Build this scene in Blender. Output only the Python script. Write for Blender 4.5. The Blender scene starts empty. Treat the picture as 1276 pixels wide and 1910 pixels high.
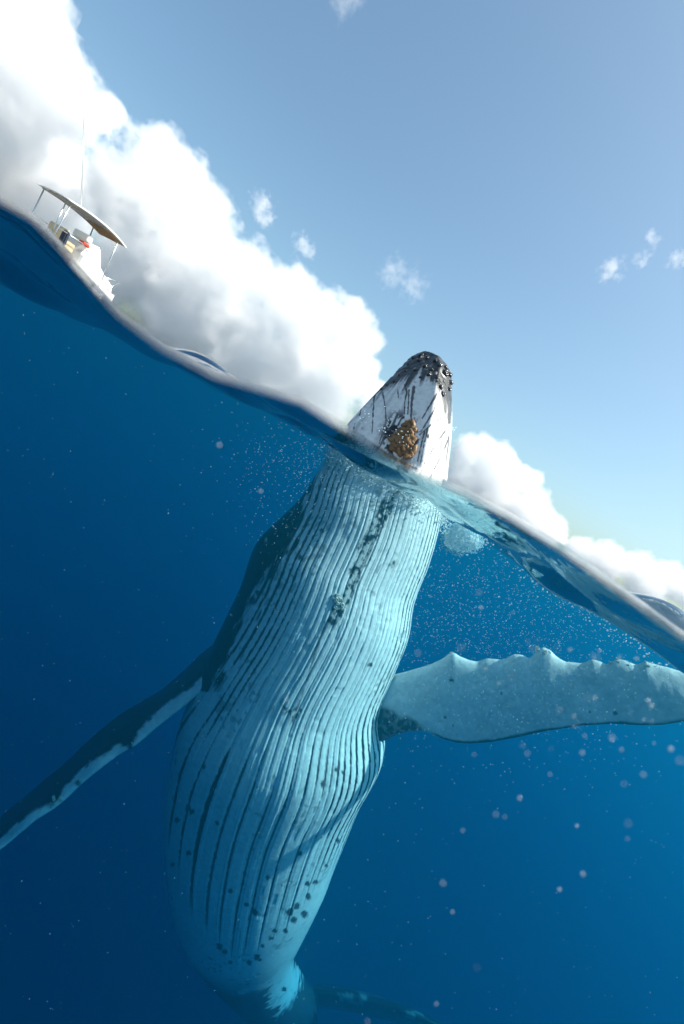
import bpy, bmesh, math, random
import numpy as np
from mathutils import Vector, Matrix

S = bpy.context.scene
COL = S.collection
random.seed(7)
RNG = np.random.RandomState(11)

# ------------------------------------------------------------------ camera
# half-submerged housing: the lens sits just under the surface and its port (clip_start)
# cuts through the water, so the upper rays start in air and the lower rays in water
F_PX, CX, CY = 900.0, 638.0, 955.0
ROLL, PITCH = math.radians(30.0), math.radians(6.0)
PORT = 0.15
FW = Vector((0, math.cos(PITCH), -math.sin(PITCH)))
_r0 = Vector((1, 0, 0))
_u0 = _r0.cross(FW)
RT = _r0 * math.cos(ROLL) + _u0 * math.sin(ROLL)
UP = -_r0 * math.sin(ROLL) + _u0 * math.cos(ROLL)
cam_d = bpy.data.cameras.new('camera')
cam = bpy.data.objects.new('camera', cam_d)
COL.objects.link(cam)
S.camera = cam
cam_d.sensor_fit = 'VERTICAL'
cam_d.sensor_height = 36
cam_d.lens = F_PX / 1910 * 36
cam_d.clip_start = PORT
cam_d.clip_end = 60000
cam.matrix_world = Matrix(((RT.x, UP.x, -FW.x, 0), (RT.y, UP.y, -FW.y, 0), (RT.z, UP.z, -FW.z, 0), (0, 0, 0, 1)))
cam_d.dof.use_dof = True
cam_d.dof.focus_distance = 5.0
cam_d.dof.aperture_fstop = cam_d.lens / 3.6

# ------------------------------------------------------------------ sky, sun, exposure
SUN_EL, SUN_AZ = math.radians(53), math.radians(88)      # azimuth to the right of the view
W = bpy.data.worlds.new('World')
S.world = W
W.use_nodes = True
_wn = W.node_tree
_sky = _wn.nodes.new('ShaderNodeTexSky')
_sky.sky_type = 'NISHITA'
_sky.sun_disc = False
_sky.sun_elevation = SUN_EL
_sky.sun_rotation = SUN_AZ
_sky.air_density = 1.0
_sky.dust_density = 3.0
_sky.ozone_density = 1.0
_wn.nodes['Background'].inputs[1].default_value = 0.122
_tint = _wn.nodes.new('ShaderNodeVectorMath')
_tint.operation = 'MULTIPLY'
_tint.inputs[1].default_value = (0.82, 1.01, 0.99)          # cooler, greener white balance of the air light
_wn.links.new(_sky.outputs[0], _tint.inputs[0])
_wn.links.new(_tint.outputs[0], _wn.nodes['Background'].inputs[0])
sun_d = bpy.data.lights.new('sun', 'SUN')
sun_d.energy = 5.0
sun_d.angle = math.radians(0.53)
sun_d.color = (1, 0.93, 0.83)
sun = bpy.data.objects.new('sun', sun_d)
COL.objects.link(sun)
SUN_DIR = Vector((math.sin(SUN_AZ) * math.cos(SUN_EL), math.cos(SUN_AZ) * math.cos(SUN_EL), math.sin(SUN_EL)))
sun.rotation_euler = SUN_DIR.to_track_quat('Z', 'Y').to_euler()
S.view_settings.view_transform = 'Standard'
S.view_settings.look = 'None'
S.view_settings.exposure = 0.75
S.view_settings.gamma = 1.0
S.render.engine = 'CYCLES'
S.cycles.volume_bounces = 9
S.cycles.max_bounces = 16
S.cycles.transparent_max_bounces = 16
S.cycles.use_denoising = True
S.cycles.sample_clamp_indirect = 6

# ------------------------------------------------------------------ helpers
def pt(x, y, Z):
    """photo pixel at depth Z metres in front of the lens"""
    return RT * ((x - CX) / F_PX * Z) + UP * ((CY - y) / F_PX * Z) + FW * Z
RTn, UPn, FWn = np.array(RT), np.array(UP), np.array(FW)
def ptn(x, y, Z):
    x, y, Z = np.asarray(x, float), np.asarray(y, float), np.asarray(Z, float)
    return ((x - CX) / F_PX * Z)[..., None] * RTn + ((CY - y) / F_PX * Z)[..., None] * UPn + Z[..., None] * FWn
def proj(P):
    z = P @ FWn
    return CX + F_PX * (P @ RTn) / z, CY - F_PX * (P @ UPn) / z, z

def _hash(i, j, k, seed):
    h = (i * 374761393 + j * 668265263 + k * 2147483647 + seed * 974711) & 0xffffffff
    h = ((h ^ (h >> 13)) * 1274126177) & 0xffffffff
    h = h ^ (h >> 16)
    return (h & 0xffff) / 65535.0
def vnoise(P, seed=0):
    P = np.asarray(P, float)
    I = np.floor(P).astype(np.int64)
    f = P - I
    f = f * f * (3 - 2 * f)
    r = 0
    for a in (0, 1):
        wa = f[..., 0] if a else 1 - f[..., 0]
        for b in (0, 1):
            wb = f[..., 1] if b else 1 - f[..., 1]
            for c in (0, 1):
                wc = f[..., 2] if c else 1 - f[..., 2]
                r = r + wa * wb * wc * _hash(I[..., 0] + a, I[..., 1] + b, I[..., 2] + c, seed)
    return r
def fbm(P, octv=4, seed=0):
    s, a, t = 0, 0.5, 0
    P = np.asarray(P, float)
    for o in range(octv):
        s = s + a * vnoise(P * 2 ** o, seed + o)
        t += a
        a *= 0.55
    return s / t
def sstep(a, b, x):
    t = np.clip((x - a) / (b - a), 0, 1)
    return t * t * (3 - 2 * t)
def spline(K, s):
    """Catmull-Rom through rows of K at parameters s in [0, len-1]"""
    K = np.asarray(K, float)
    n = len(K)
    i = np.clip(np.floor(s).astype(int), 0, n - 2)
    f = (s - i)[:, None]
    p0, p1, p2, p3 = K[np.clip(i - 1, 0, n - 1)], K[i], K[i + 1], K[np.clip(i + 2, 0, n - 1)]
    return 0.5 * (2 * p1 + (p2 - p0) * f + (2 * p0 - 5 * p1 + 4 * p2 - p3) * f ** 2 + (3 * p1 - p0 - 3 * p2 + p3) * f ** 3)
def polydist(x, y, pts):
    """distance in pixels to a polyline and the position along it"""
    best = np.full(np.shape(x), 1e9)
    along = np.zeros(np.shape(x))
    for k in range(len(pts) - 1):
        (ax, ay), (bx, by) = pts[k], pts[k + 1]
        L2 = (bx - ax) ** 2 + (by - ay) ** 2
        t = np.clip(((x - ax) * (bx - ax) + (y - ay) * (by - ay)) / L2, 0, 1)
        d = np.hypot(x - ax - t * (bx - ax), y - ay - t * (by - ay))
        m = d < best
        best = np.where(m, d, best)
        along = np.where(m, k + t, along)
    return best, along

def mesh_np(name, V, Fq, smooth=True):
    me = bpy.data.meshes.new(name)
    me.from_pydata(np.asarray(V).tolist(), [], [list(map(int, f)) for f in Fq])
    if smooth:
        me.shade_smooth()
    return me
def link(name, me, mat=None, parent=None):
    o = bpy.data.objects.new(name, me)
    COL.objects.link(o)
    if mat and me is not None and not me.materials:
        me.materials.append(mat)
    if parent:
        o.parent = parent
        o.matrix_parent_inverse = parent.matrix_world.inverted()
    return o
def tag(o, label, cat=None, group=None, kind=None):
    o['label'] = label
    if cat: o['category'] = cat
    if group: o['group'] = group
    if kind: o['kind'] = kind
    return o

def new_mat(name):
    m = bpy.data.materials.new(name)
    m.use_nodes = True
    return m, m.node_tree.nodes, m.node_tree.links
def principled(name, col, rough=0.5, spec=0.5, noise=0.0, scale=8.0, bump=0.0, metallic=0.0):
    m, n, l = new_mat(name)
    p = n['Principled BSDF']
    p.inputs['Base Color'].default_value = (*col, 1)
    p.inputs['Roughness'].default_value = rough
    p.inputs['Specular IOR Level'].default_value = spec
    p.inputs['Metallic'].default_value = metallic
    if noise or bump:
        tc = n.new('ShaderNodeTexCoord')
        t = n.new('ShaderNodeTexNoise')
        t.inputs['Scale'].default_value = scale
        t.inputs['Detail'].default_value = 5
        l.new(tc.outputs['Object'], t.inputs['Vector'])
        if noise:
            r = n.new('ShaderNodeMapRange')
            r.inputs[3].default_value, r.inputs[4].default_value = 1 - noise, 1 + noise
            l.new(t.outputs['Fac'], r.inputs[0])
            v = n.new('ShaderNodeVectorMath')
            v.operation = 'SCALE'
            v.inputs[0].default_value = col
            l.new(r.outputs[0], v.inputs['Scale'])
            l.new(v.outputs[0], p.inputs['Base Color'])
        if bump:
            b = n.new('ShaderNodeBump')
            b.inputs['Strength'].default_value = bump
            b.inputs['Distance'].default_value = 0.01
            l.new(t.outputs['Fac'], b.inputs['Height'])
            l.new(b.outputs[0], p.inputs['Normal'])
    return m

# ------------------------------------------------------------------ water
# line where the water stands on the port (photo pixels)
WLINE = [(-200, 330), (0, 378), (60, 410), (110, 462), (160, 522), (220, 590), (300, 652), (400, 705), (480, 728), (560, 752),
         (640, 802), (720, 856), (800, 893), (880, 930), (960, 972), (1040, 1022), (1110, 1072), (1180, 1122), (1276, 1192), (1500, 1300)]
_wl = np.array([proj_p for proj_p in [tuple(pt(x, y, PORT)) for x, y in WLINE]])
_dirx, _elev = _wl[:, 0] / _wl[:, 1], _wl[:, 2] / _wl[:, 1]
# lowest edge of the surface seen from below (photo pixels, about 2 m out)
_tr = np.array([tuple(pt(x, y, 2.0)) for x, y in ((-200, 410), (0, 508), (150, 580), (300, 656), (430, 722), (560, 790), (700, 872), (830, 948), (1000, 1058), (1130, 1146), (1276, 1232), (1500, 1360))])
_tdir, _telev = _tr[:, 0] / _tr[:, 1], _tr[:, 2] / _tr[:, 1]
_wv = []
for lam, amp, num in ((11, .06, 4), (4.5, .025, 5), (1.7, .014, 6), (0.7, .005, 7)):
    for i in range(num):
        th = RNG.uniform(-1.0, 1.0) + 0.5
        k = 2 * np.pi / (lam * RNG.uniform(.7, 1.4))
        _wv.append((k * np.cos(th), k * np.sin(th), RNG.uniform(0, 6.283), amp * RNG.uniform(.6, 1.2), lam))
# wave crests that stand above the near edge (photo pixel of the crest, distance, width across, width along)
CRESTS = []
for (x, y, Z, wx, wy) in ((375, 672, 4.2, .35, .3), (1285, 1122, 3.4, .4, .5)):
    p = pt(x, y, Z)
    CRESTS.append((p.x, p.y, p.z, wx, wy))
def water_h(X, Y):
    R = np.hypot(X, Y)
    far = np.zeros_like(R)
    for kx, ky, ph, amp, lam in _wv:
        far += amp * np.sin(kx * X + ky * Y + ph) * np.exp(-R / (lam * 40))
    for cx, cy, cz, wx, wy in CRESTS:
        far += (cz + .02) * np.exp(-((X - cx) / wx) ** 2 - ((Y - cy) / wy) ** 2)
    Yc = np.maximum(Y, 0.05)
    e = np.interp(np.clip(X / Yc, -2.2, 2.2), _dirx, _elev)
    near = e * Yc + 0.013 * sstep(.15, .50, Y) * Yc          # one small wave rising away from the lens
    near = np.where(Y < 0.15, e * 0.15, near)
    te = np.interp(np.clip(X / Yc, -2.2, 2.2), _tdir, _telev)
    rip = .014 * np.sin(9.1 * X + 13 * Y + 2 * np.sin(3.1 * X)) + .012 * np.sin(-6.3 * X + 17 * Y + 1.7 * np.sin(5 * X + 1)) + .005 * np.sin(21 * X + 9 * Y)
    trough = te * 2.0 + rip * sstep(.5, 1.0, Y)
    w1 = sstep(.46, 1.25, Y)
    near = near * (1 - w1) + trough * w1
    w = sstep(2.0, 4.2, Y) + sstep(.25, 1.0, -Y)
    side = sstep(1.3, 3.0, np.abs(X) / np.maximum(Yc, .3))
    w = np.clip(np.maximum(w, side), 0, 1)
    return near * (1 - w) + far * w

def make_water():
    NA = 640
    # azimuths denser in front of the lens
    q = np.linspace(-1, 1, NA, endpoint=False)
    az = np.pi * (0.35 * q + 0.65 * q ** 3)
    rad = np.geomspace(.03, 15000, 460)
    R, A = np.meshgrid(rad, az, indexing='ij')
    X, Y = R * np.sin(A), R * np.cos(A)
    H = water_h(X, Y)
    V = [(0, 0, float(water_h(np.zeros(1), np.zeros(1))[0]))] + np.stack([X, Y, H], -1).reshape(-1, 3).tolist()
    nr = len(rad)
    Fq = [(0, 1 + j, 1 + (j + 1) % NA) for j in range(NA)]
    for i in range(nr - 1):
        a = 1 + i * NA
        Fq += [(a + j, a + NA + j, a + NA + (j + 1) % NA, a + (j + 1) % NA) for j in range(NA)]
    b, a = len(V), 1 + (nr - 1) * NA
    for j in range(NA):
        V.append((X[-1, j], Y[-1, j], -120))
    V.append((0, 0, -120))
    c = len(V) - 1
    for j in range(NA):
        k = (j + 1) % NA
        Fq.append((a + j, b + j, b + k, a + k))
        Fq.append((b + j, c, b + k))
    me = mesh_np('water', V, Fq)
    bm = bmesh.new()
    bm.from_mesh(me)
    bmesh.ops.recalc_face_normals(bm, faces=bm.faces)
    bm.to_mesh(me)
    bm.free()
    m, n, l = new_mat('sea_water')
    n.clear()
    out = n.new('ShaderNodeOutputMaterial')
    geo = n.new('ShaderNodeNewGeometry')
    t1 = n.new('ShaderNodeTexNoise')
    t1.inputs['Scale'].default_value = 5
    t1.inputs['Detail'].default_value = 4
    l.new(geo.outputs['Position'], t1.inputs['Vector'])
    bp = n.new('ShaderNodeBump')
    bp.inputs['Strength'].default_value = 0.5
    bp.inputs['Distance'].default_value = 0.025
    l.new(t1.outputs['Fac'], bp.inputs['Height'])
    fr = n.new('ShaderNodeFresnel')
    fr.inputs['IOR'].default_value = 1.25
    tr = n.new('ShaderNodeBsdfTransparent')
    gl = n.new('ShaderNodeBsdfGlossy')
    gl.inputs['Roughness'].default_value = 0.03
    l.new(bp.outputs[0], gl.inputs['Normal'])
    l.new(bp.outputs[0], fr.inputs['Normal'])
    mx = n.new('ShaderNodeMixShader')
    l.new(fr.outputs[0], mx.inputs[0])
    l.new(tr.outputs[0], mx.inputs[1])
    l.new(gl.outputs[0], mx.inputs[2])
    l.new(mx.outputs[0], out.inputs['Surface'])
    va = n.new('ShaderNodeVolumeAbsorption')
    va.inputs['Color'].default_value = (0.0, 0.71, 0.865, 1)
    va.inputs['Density'].default_value = 0.185
    vs = n.new('ShaderNodeVolumeScatter')
    vs.inputs['Color'].default_value = (0.03, 0.70, 1.0, 1)
    vs.inputs['Density'].default_value = 0.040
    vs.inputs['Anisotropy'].default_value = 0.68
    ad = n.new('ShaderNodeAddShader')
    l.new(va.outputs[0], ad.inputs[0])
    l.new(vs.outputs[0], ad.inputs[1])
    l.new(ad.outputs[0], out.inputs['Volume'])
    o = link('water', me, m)
    tag(o, 'deep blue sea water with a rippled surface cut by the lens', kind='structure')
    # sea floor far below, inside the water body
    gx = np.concatenate([np.linspace(-14000, -500, 12), np.linspace(-400, 400, 30), np.linspace(500, 14000, 12)])
    GX, GY = np.meshgrid(gx, gx, indexing='ij')
    ok = np.hypot(GX, GY)
    GZ = -108 + 8 * fbm(np.stack([GX / 60, GY / 60, GX * 0], -1), 3, 5)
    GX, GY = GX * .7, GY * .7
    n_ = len(gx)
    Fq = [(i * n_ + j, (i + 1) * n_ + j, (i + 1) * n_ + j + 1, i * n_ + j + 1) for i in range(n_ - 1) for j in range(n_ - 1)]
    me = mesh_np('seabed', np.stack([GX, GY, GZ], -1).reshape(-1, 3), Fq)
    tag(link('seabed', me, principled('seabed_sand', (.10, .10, .09), .9, .2, .3, .05)), 'dark sea floor far below the whale', kind='structure')
make_water()

# ------------------------------------------------------------------ clouds
def cloud(name, blobs, dens, nscale, amp, label, edge=0.34, group=None, bias=0.0):
    """blobs: (px, py, radius px, depth m) ; a closed hull around the puffs, filled with scattering droplets"""
    cs = [(pt(x, y, Z), r / F_PX * Z) for x, y, r, Z in blobs]
    bm = bmesh.new()
    for c, r in cs:
        bmesh.ops.create_icosphere(bm, subdivisions=3, radius=r * 1.22, matrix=Matrix.Translation(c))
    me = bpy.data.meshes.new(name)
    bm.to_mesh(me)
    bm.free()
    if len(cs) > 1:
        tmp = bpy.data.objects.new('tmp', me)
        COL.objects.link(tmp)
        md = tmp.modifiers.new('r', 'REMESH')
        md.mode = 'VOXEL'
        md.voxel_size = min(r for _, r in cs) * 0.35
        dg = bpy.context.evaluated_depsgraph_get()
        me2 = bpy.data.meshes.new_from_object(tmp.evaluated_get(dg))
        bpy.data.objects.remove(tmp)
        me = me2
        me.name = name
    m, n, l = new_mat(name + '_droplets')
    n.clear()
    out = n.new('ShaderNodeOutputMaterial')
    geo = n.new('ShaderNodeNewGeometry')
    prev = None
    for c, r in cs:
        d = n.new('ShaderNodeVectorMath')
        d.operation = 'DISTANCE'
        l.new(geo.outputs['Position'], d.inputs[0])
        d.inputs[1].default_value = c
        a = n.new('ShaderNodeMath')
        a.operation = 'MULTIPLY_ADD'
        l.new(d.outputs['Value'], a.inputs[0])
        a.inputs[1].default_value = -1 / r
        a.inputs[2].default_value = 1
        if prev is None:
            prev = a
        else:
            mxn = n.new('ShaderNodeMath')
            mxn.operation = 'SMOOTH_MAX'
            l.new(prev.outputs[0], mxn.inputs[0])
            l.new(a.outputs[0], mxn.inputs[1])
            mxn.inputs[2].default_value = 0.15
            prev = mxn
    t = n.new('ShaderNodeTexNoise')
    t.inputs['Scale'].default_value = nscale
    t.inputs['Detail'].default_value = 8
    t.inputs['Roughness'].default_value = 0.66
    l.new(geo.outputs['Position'], t.inputs['Vector'])
    f = n.new('ShaderNodeMath')
    f.operation = 'MULTIPLY_ADD'
    l.new(t.outputs['Fac'], f.inputs[0])
    f.inputs[1].default_value = amp
    l.new(prev.outputs[0], f.inputs[2])
    mr = n.new('ShaderNodeMapRange')
    mr.inputs[1].default_value = amp * 0.5 - bias
    mr.inputs[2].default_value = amp * 0.5 - bias + edge
    mr.inputs[3].default_value = 0
    mr.inputs[4].default_value = dens
    l.new(f.outputs[0], mr.inputs[0])
    v = n.new('ShaderNodeVolumeScatter')
    v.inputs['Color'].default_value = (.985, .973, .95, 1)
    v.inputs['Anisotropy'].default_value = 0.1
    l.new(mr.outputs[0], v.inputs['Density'])
    l.new(v.outputs[0], out.inputs['Volume'])
    o = link('cloud', me, m)
    tag(o, label, 'cloud', group)
    return o
G = 'cumulus clouds'
cloud('cloud_corner', [(-60, 60, 140, 4600), (30, 70, 95, 4600), (95, 170, 90, 4600), (20, 200, 110, 4700), (-90, 230, 130, 4700), (200, 212, 40, 4600), (150, 205, 55, 4600),
                       (20, -60, 100, 4700)], .0062, .0038, 2.1, 'tall bright cumulus cloud filling the upper left corner above the boat', group=G)
cloud('cloud_behind_boat', [(60, 330, 95, 5600), (-60, 330, 120, 5600), (120, 370, 70, 5600), (130, 300, 40, 5500), (30, 420, 90, 5600), (-60, 430, 100, 5700)], .0062, .0030, 2.1,
      'pale cumulus cloud low behind the boat canopy at the left edge', group=G)
cloud('cloud_bank', [(295, 305, 62, 5200), (345, 345, 58, 5200), (210, 330, 55, 5300), (255, 390, 95, 5300), (365, 420, 75, 5200), (330, 500, 100, 5300), (450, 520, 72, 5200), (535, 562, 70, 5200),
                     (430, 600, 90, 5300), (600, 592, 55, 5200), (655, 610, 48, 5200), (560, 660, 85, 5300), (650, 700, 62, 5300), (690, 640, 30, 5200), (250, 500, 90, 5300), (700, 745, 40, 5300), (330, 600, 80, 5400), (430, 690, 80, 5400), (520, 720, 70, 5400), (600, 745, 60, 5400)],
      .0062, .0038, 2.1, 'largest cumulus bank sloping from the boat down to the whale head', group=G)
cloud('cloud_by_head', [(880, 852, 46, 7000), (932, 868, 42, 7000), (978, 895, 34, 7000), (850, 890, 42, 7000), (920, 910, 55, 7100), (985, 950, 45, 7000), (1020, 985, 40, 7000)],
      .0062, .0030, 1.9, 'white cumulus cloud right of the whale head', group=G)
cloud('cloud_low_right', [(1085, 1035, 36, 8000), (1135, 1048, 40, 8000), (1190, 1062, 38, 8000), (1245, 1085, 40, 8000), (1300, 1110, 42, 8000), (1200, 1100, 45, 8000)],
      .0062, .0028, 1.9, 'low cumulus bank over the wave at the right edge', group=G)
for (bl, lab) in (([(488, 385, 22, 4200), (494, 412, 16, 4200)], 'small ragged cloud puff above the big bank, the left one of two'),
                  ([(562, 452, 16, 4400), (576, 470, 14, 4400)], 'small ragged cloud puff above the big bank, the right one of two'),
                  ([(735, 508, 26, 4200), (770, 530, 26, 4200), (776, 545, 18, 4200)], 'faint wispy cloud alone in the sky above the whale head'),
                  ([(1140, 502, 20, 4000), (1128, 515, 14, 4000)], 'small bright puff at right, the lowest left of three'),
                  ([(1216, 446, 14, 4000), (1202, 480, 15, 4000)], 'narrow upright puff at right, the middle of three'),
                  ([(1262, 486, 16, 4000), (1285, 480, 18, 4000)], 'small puff cut by the right edge of the picture'),
                  ([(640, 6, 24, 3600), (660, -4, 22, 3600)], 'faint puff at the top edge of the picture')):
    cloud('puff', [(x, y, r * 1.45, Z) for x, y, r, Z in bl], .009 if 'faint' not in lab else .0035, .013, 3.4, lab, edge=.9, bias=-.35, group='small cloud puffs')

# ------------------------------------------------------------------ whale
# silhouette of the body in photo pixels (left, right) with the depth of each ring
RINGS = [  # lx, ly, rx, ry, Z
    (768, 663, 802, 665, 5.75), (748, 684, 837, 694, 5.65), (712, 722, 842, 745, 5.5), (676, 760, 842, 800, 5.42), (648, 792, 836, 858, 5.36),
    (622, 832, 830, 915, 5.32), (590, 885, 817, 985, 5.30), (556, 935, 797, 1055, 5.28), (484, 1008, 770, 1125, 5.28), (452, 1088, 758, 1190, 5.25),
    (416, 1165, 732, 1255, 5.25), (384, 1235, 708, 1320, 5.25), (345, 1330, 716, 1392, 5.30), (325, 1420, 674, 1475, 5.42), (317, 1505, 643, 1550, 5.60),
    (320, 1590, 614, 1628, 5.85), (334, 1668, 582, 1695, 6.2), (368, 1742, 556, 1752, 6.65), (408, 1806, 548, 1796, 7.15), (448, 1852, 566, 1832, 7.9),
    (492, 1882, 582, 1852, 8.7), (540, 1890, 594, 1856, 9.4)]
NPLEAT = 27

SPOTS = [(540, 1700, 9), (553, 1690, 8), (568, 1705, 8), (548, 1716, 8), (532, 1735, 6), (512, 1735, 6), (505, 1750, 6), (490, 1765, 5), (575, 1672, 7), (588, 1645, 6), (573, 1648, 5),
         (610, 1615, 5), (630, 1568, 6), (405, 1535, 4), (352, 1590, 7), (322, 1612, 5), (330, 1530, 6), (352, 1506, 7), (358, 1514, 6), (602, 1462, 7), (380, 1430, 6), (628, 1436, 5),
         (500, 1635, 5), (525, 1650, 4), (430, 1660, 6), (460, 1685, 5), (475, 1700, 8), (480, 1785, 7), (465, 1795, 6), (560, 1590, 5), (430, 1795, 5), (410, 1765, 8), (420, 1775, 6),
         (485, 1790, 5), (800, 815, 5), (495, 1010, 6), (560, 1040, 5), (600, 990, 4), (470, 1120, 9), (480, 1105, 6), (640, 1440, 4), (690, 1240, 4), (735, 1050, 5), (530, 1845, 5)]
SMEAR = [(738, 905), (722, 945), (700, 985), (680, 1030), (662, 1075), (640, 1120), (618, 1160), (596, 1190)]
LEFT_DARK = [(600, 850), (582, 905), (570, 945), (548, 1005), (515, 1060), (488, 1105), (455, 1165), (428, 1220), (408, 1262), (395, 1290)]

def body_grid():
    NR, NT = 760, 520
    s = np.linspace(0, len(RINGS) - 1, NR)
    K = spline(RINGS, s)
    PL, PR = ptn(K[:, 0], K[:, 1], K[:, 4]), ptn(K[:, 2], K[:, 3], K[:, 4])
    C, Xh = (PL + PR) / 2, (PR - PL) / 2
    a = np.linalg.norm(Xh, axis=1)
    T = np.gradient(C, axis=0)
    T /= np.linalg.norm(T, axis=1)[:, None]
    Xn = Xh / a[:, None]
    T -= (T * Xn).sum(1)[:, None] * Xn
    T /= np.linalg.norm(T, axis=1)[:, None]
    N = np.cross(Xn, T)
    N *= np.sign(-(N * C).sum(1))[:, None]
    # angles: dense on the side that faces the lens
    q = np.linspace(-1, 1, NT, endpoint=False)
    th = np.pi * (0.5 * q + 0.5 * q ** 3)
    b = a * np.interp(s, [0, 2, 6, 12, 16, 21], [.75, .72, .82, .88, .9, .95])
    sn, cs = np.sin(th), np.cos(th)
    csf = np.sign(cs) * np.abs(cs) ** 0.92
    # the chin is keeled: a long flat face to the left of the keel, a short one to the right
    keel = np.minimum(((1 + sn) / 1.42) ** .80, np.clip((1 - sn) / .58, 0, None) ** .55)
    keel = np.where(cs > 0, np.convolve(np.pad(keel, 6, mode='wrap'), np.ones(13) / 13, 'valid'), csf)
    hwt = sstep(7.0, 4.2, s)[:, None]
    csf = csf[None] * (1 - hwt) + keel[None] * hwt
    P = C[:, None] + a[:, None, None] * sn[None, :, None] * Xn[:, None] + (b[:, None] * csf)[..., None] * N[:, None]
    nrm = (sn[None, :, None] * Xn[:, None]) + cs[None, :, None] * N[:, None]
    nrm /= np.linalg.norm(nrm, axis=2)[..., None]
    SS, TH = np.meshgrid(s, th, indexing='ij')
    x, y, z = proj(P)
    # pleats run between the dark flank on the left and the far side on the right
    lL = np.interp(s, [0, 6, 7, 8, 9, 10, 11, 12, 21], [-1.05, -1, -.86, -.60, -.68, -.72, -.80, -1, -1])[:, None]
    lL = np.convolve(np.pad(lL[:, 0], 20, mode='edge'), np.ones(41) / 41, 'valid')[:, None]
    lat = np.where(np.abs(TH) > np.pi / 2, np.sign(TH) * (2 - np.abs(np.sin(TH))), np.sin(TH))
    pc = (lat - lL) / (1 - lL) * 2 - 1
    pg = pc + .22 * pc * np.abs(pc) * (pc > 0) + .10 * pc ** 2 * (pc < 0)
    wob = (fbm(np.stack([SS * .5, pc * 2.5, SS * 0], -1), 3, 21) - .5)
    g = pg * NPLEAT / 2 + wob * 0.3 + .8 * (vnoise(np.stack([pc * 7.3 + 40, pc * 0 + .5, SS * .10], -1), 23) - .5)
    half = g / 2
    u1 = np.abs((g % 1) - .5) * 2                     # 1 in the groove, 0 on the ridge
    u2 = np.abs((half % 1) - .5) * 2
    gid = np.floor(g).astype(np.int64)
    gid2 = np.floor(half).astype(np.int64)
    h1 = _hash(gid, gid * 3, gid * 0, 5)
    merge = sstep(11.0, 12.6, SS + (_hash(gid2, gid2 * 7, gid2 * 0, 6) - .5) * 2.2) * sstep(.75, .45, pc)   # neighbours merge below the flippers
    # how far down each pleat runs
    endy = np.interp(x, [300, 330, 360, 400, 440, 470, 530, 600, 650, 720], [1530, 1650, 1740, 1795, 1825, 1820, 1750, 1650, 1590, 1450])
    endy = endy + (_hash(gid2, gid2 * 3, gid2 * 0, 5) - .5) * 60
    run = sstep(0, 1, (endy - y) / 70) * sstep(1.06, .98, np.abs(pc)) * sstep(5.0, 6.4, SS + (h1 - .5) * 1.2 + .6 * (pc > .2))
    amp = np.interp(s, [0, 3, 6, 12, 16, 18], [.003, .004, .007, .011, .009, 0.005])[:, None] * (.45 + 1.1 * _hash(np.round(g).astype(np.int64), np.round(g).astype(np.int64) * 5, np.round(g).astype(np.int64) * 0, 19))
    def ridge(u):
        return np.where(u < .78, 1 - .16 * (u / .78) ** 2, .84 * (1 - ((u - .78) / .22) ** 1.1))
    prof = ridge(u1) * (1 - merge) + ridge(np.clip((u2 - .3) / .7, 0, 1)) * merge * 1.15
    u = np.maximum(u1 * (1 - merge), np.where(u2 > .5, 1 - (1 - u2) * 2, 0) * merge + u1 * 0)
    disp = amp * run * (prof - 0.6)
    # slow unevenness of the flesh, knobbly snout
    disp += (fbm(P * 1.6, 3, 3) - .5) * .018 * sstep(1, 4, SS)
    disp += (fbm(P * 14, 2, 8) - .5) * .05 * sstep(2.6, .3, SS)
    # small creases across the ridges
    crease = sstep(.80, .84, vnoise(np.stack([gid * 3.7, y / 26 + gid * 13.1, gid * 0], -1), 17)) * run
    disp -= crease * .004
    P2 = P + disp[..., None] * nrm
    # ---- skin colour
    n_mid = fbm(P * 9, 4, 31)
    n_fin = fbm(P * 30, 3, 41)
    streak = fbm(np.stack([SS * 2.6, g * 2.1, SS * 0], -1), 3, 51)
    d = np.zeros_like(x)                               # 0 pale, 1 dark
    # grooves: heavy at the left and low on the belly, thin and broken in the middle
    side = np.where(pc < 0, -pc * 1.05, pc * .8)
    heavy = np.clip(sstep(.38, .72, side) * .95 + sstep(1300, 1450, y) * .85 + sstep(930, 860, y) * .35, 0, 1)
    gw = 0.88 - 0.27 * heavy - 0.26 * (streak - .5) + .32 * (n_fin - .5) + .2 * (n_mid - .5)
    line = sstep(gw, gw + .10, u)
    brk = sstep(.28, .42, streak + .34 * heavy)
    d = np.maximum(d, line * run * np.clip(.22 + .78 * heavy, 0, 1) * brk)
    d = np.maximum(d, (.12 + .45 * sstep(.35, .6, streak)) * sstep(.88, 1.0, u) * run)
    scr = sstep(.985, 1.0, 1 - np.abs(fbm(P * np.array([5., 5., 9.]) + 7, 2, 83) - .5) * 3) * sstep(.5, .62, fbm(P * 1.4, 2, 84))
    d = np.maximum(d, .3 * scr * (np.cos(TH) > 0))
    # back of the animal and the flank on the left
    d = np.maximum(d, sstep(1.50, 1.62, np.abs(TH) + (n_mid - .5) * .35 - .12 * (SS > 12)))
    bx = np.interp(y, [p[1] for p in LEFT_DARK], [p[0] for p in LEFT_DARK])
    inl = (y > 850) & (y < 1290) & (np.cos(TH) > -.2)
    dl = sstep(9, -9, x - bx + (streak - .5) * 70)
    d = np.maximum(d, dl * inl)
    # dark snout with drips running down from it
    drip = fbm(np.stack([TH * 7, SS * .25, SS * 0], -1), 3, 61)
    lim = np.interp(x, [640, 680, 720, 760, 800, 830, 845], [770, 742, 722, 712, 706, 742, 775])
    d = np.maximum(d, (.90 + .10 * n_mid) * sstep(12, -12, y - lim - 6 - (drip - .5) * 85 - (n_fin - .5) * 14) * (SS < 6))
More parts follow.
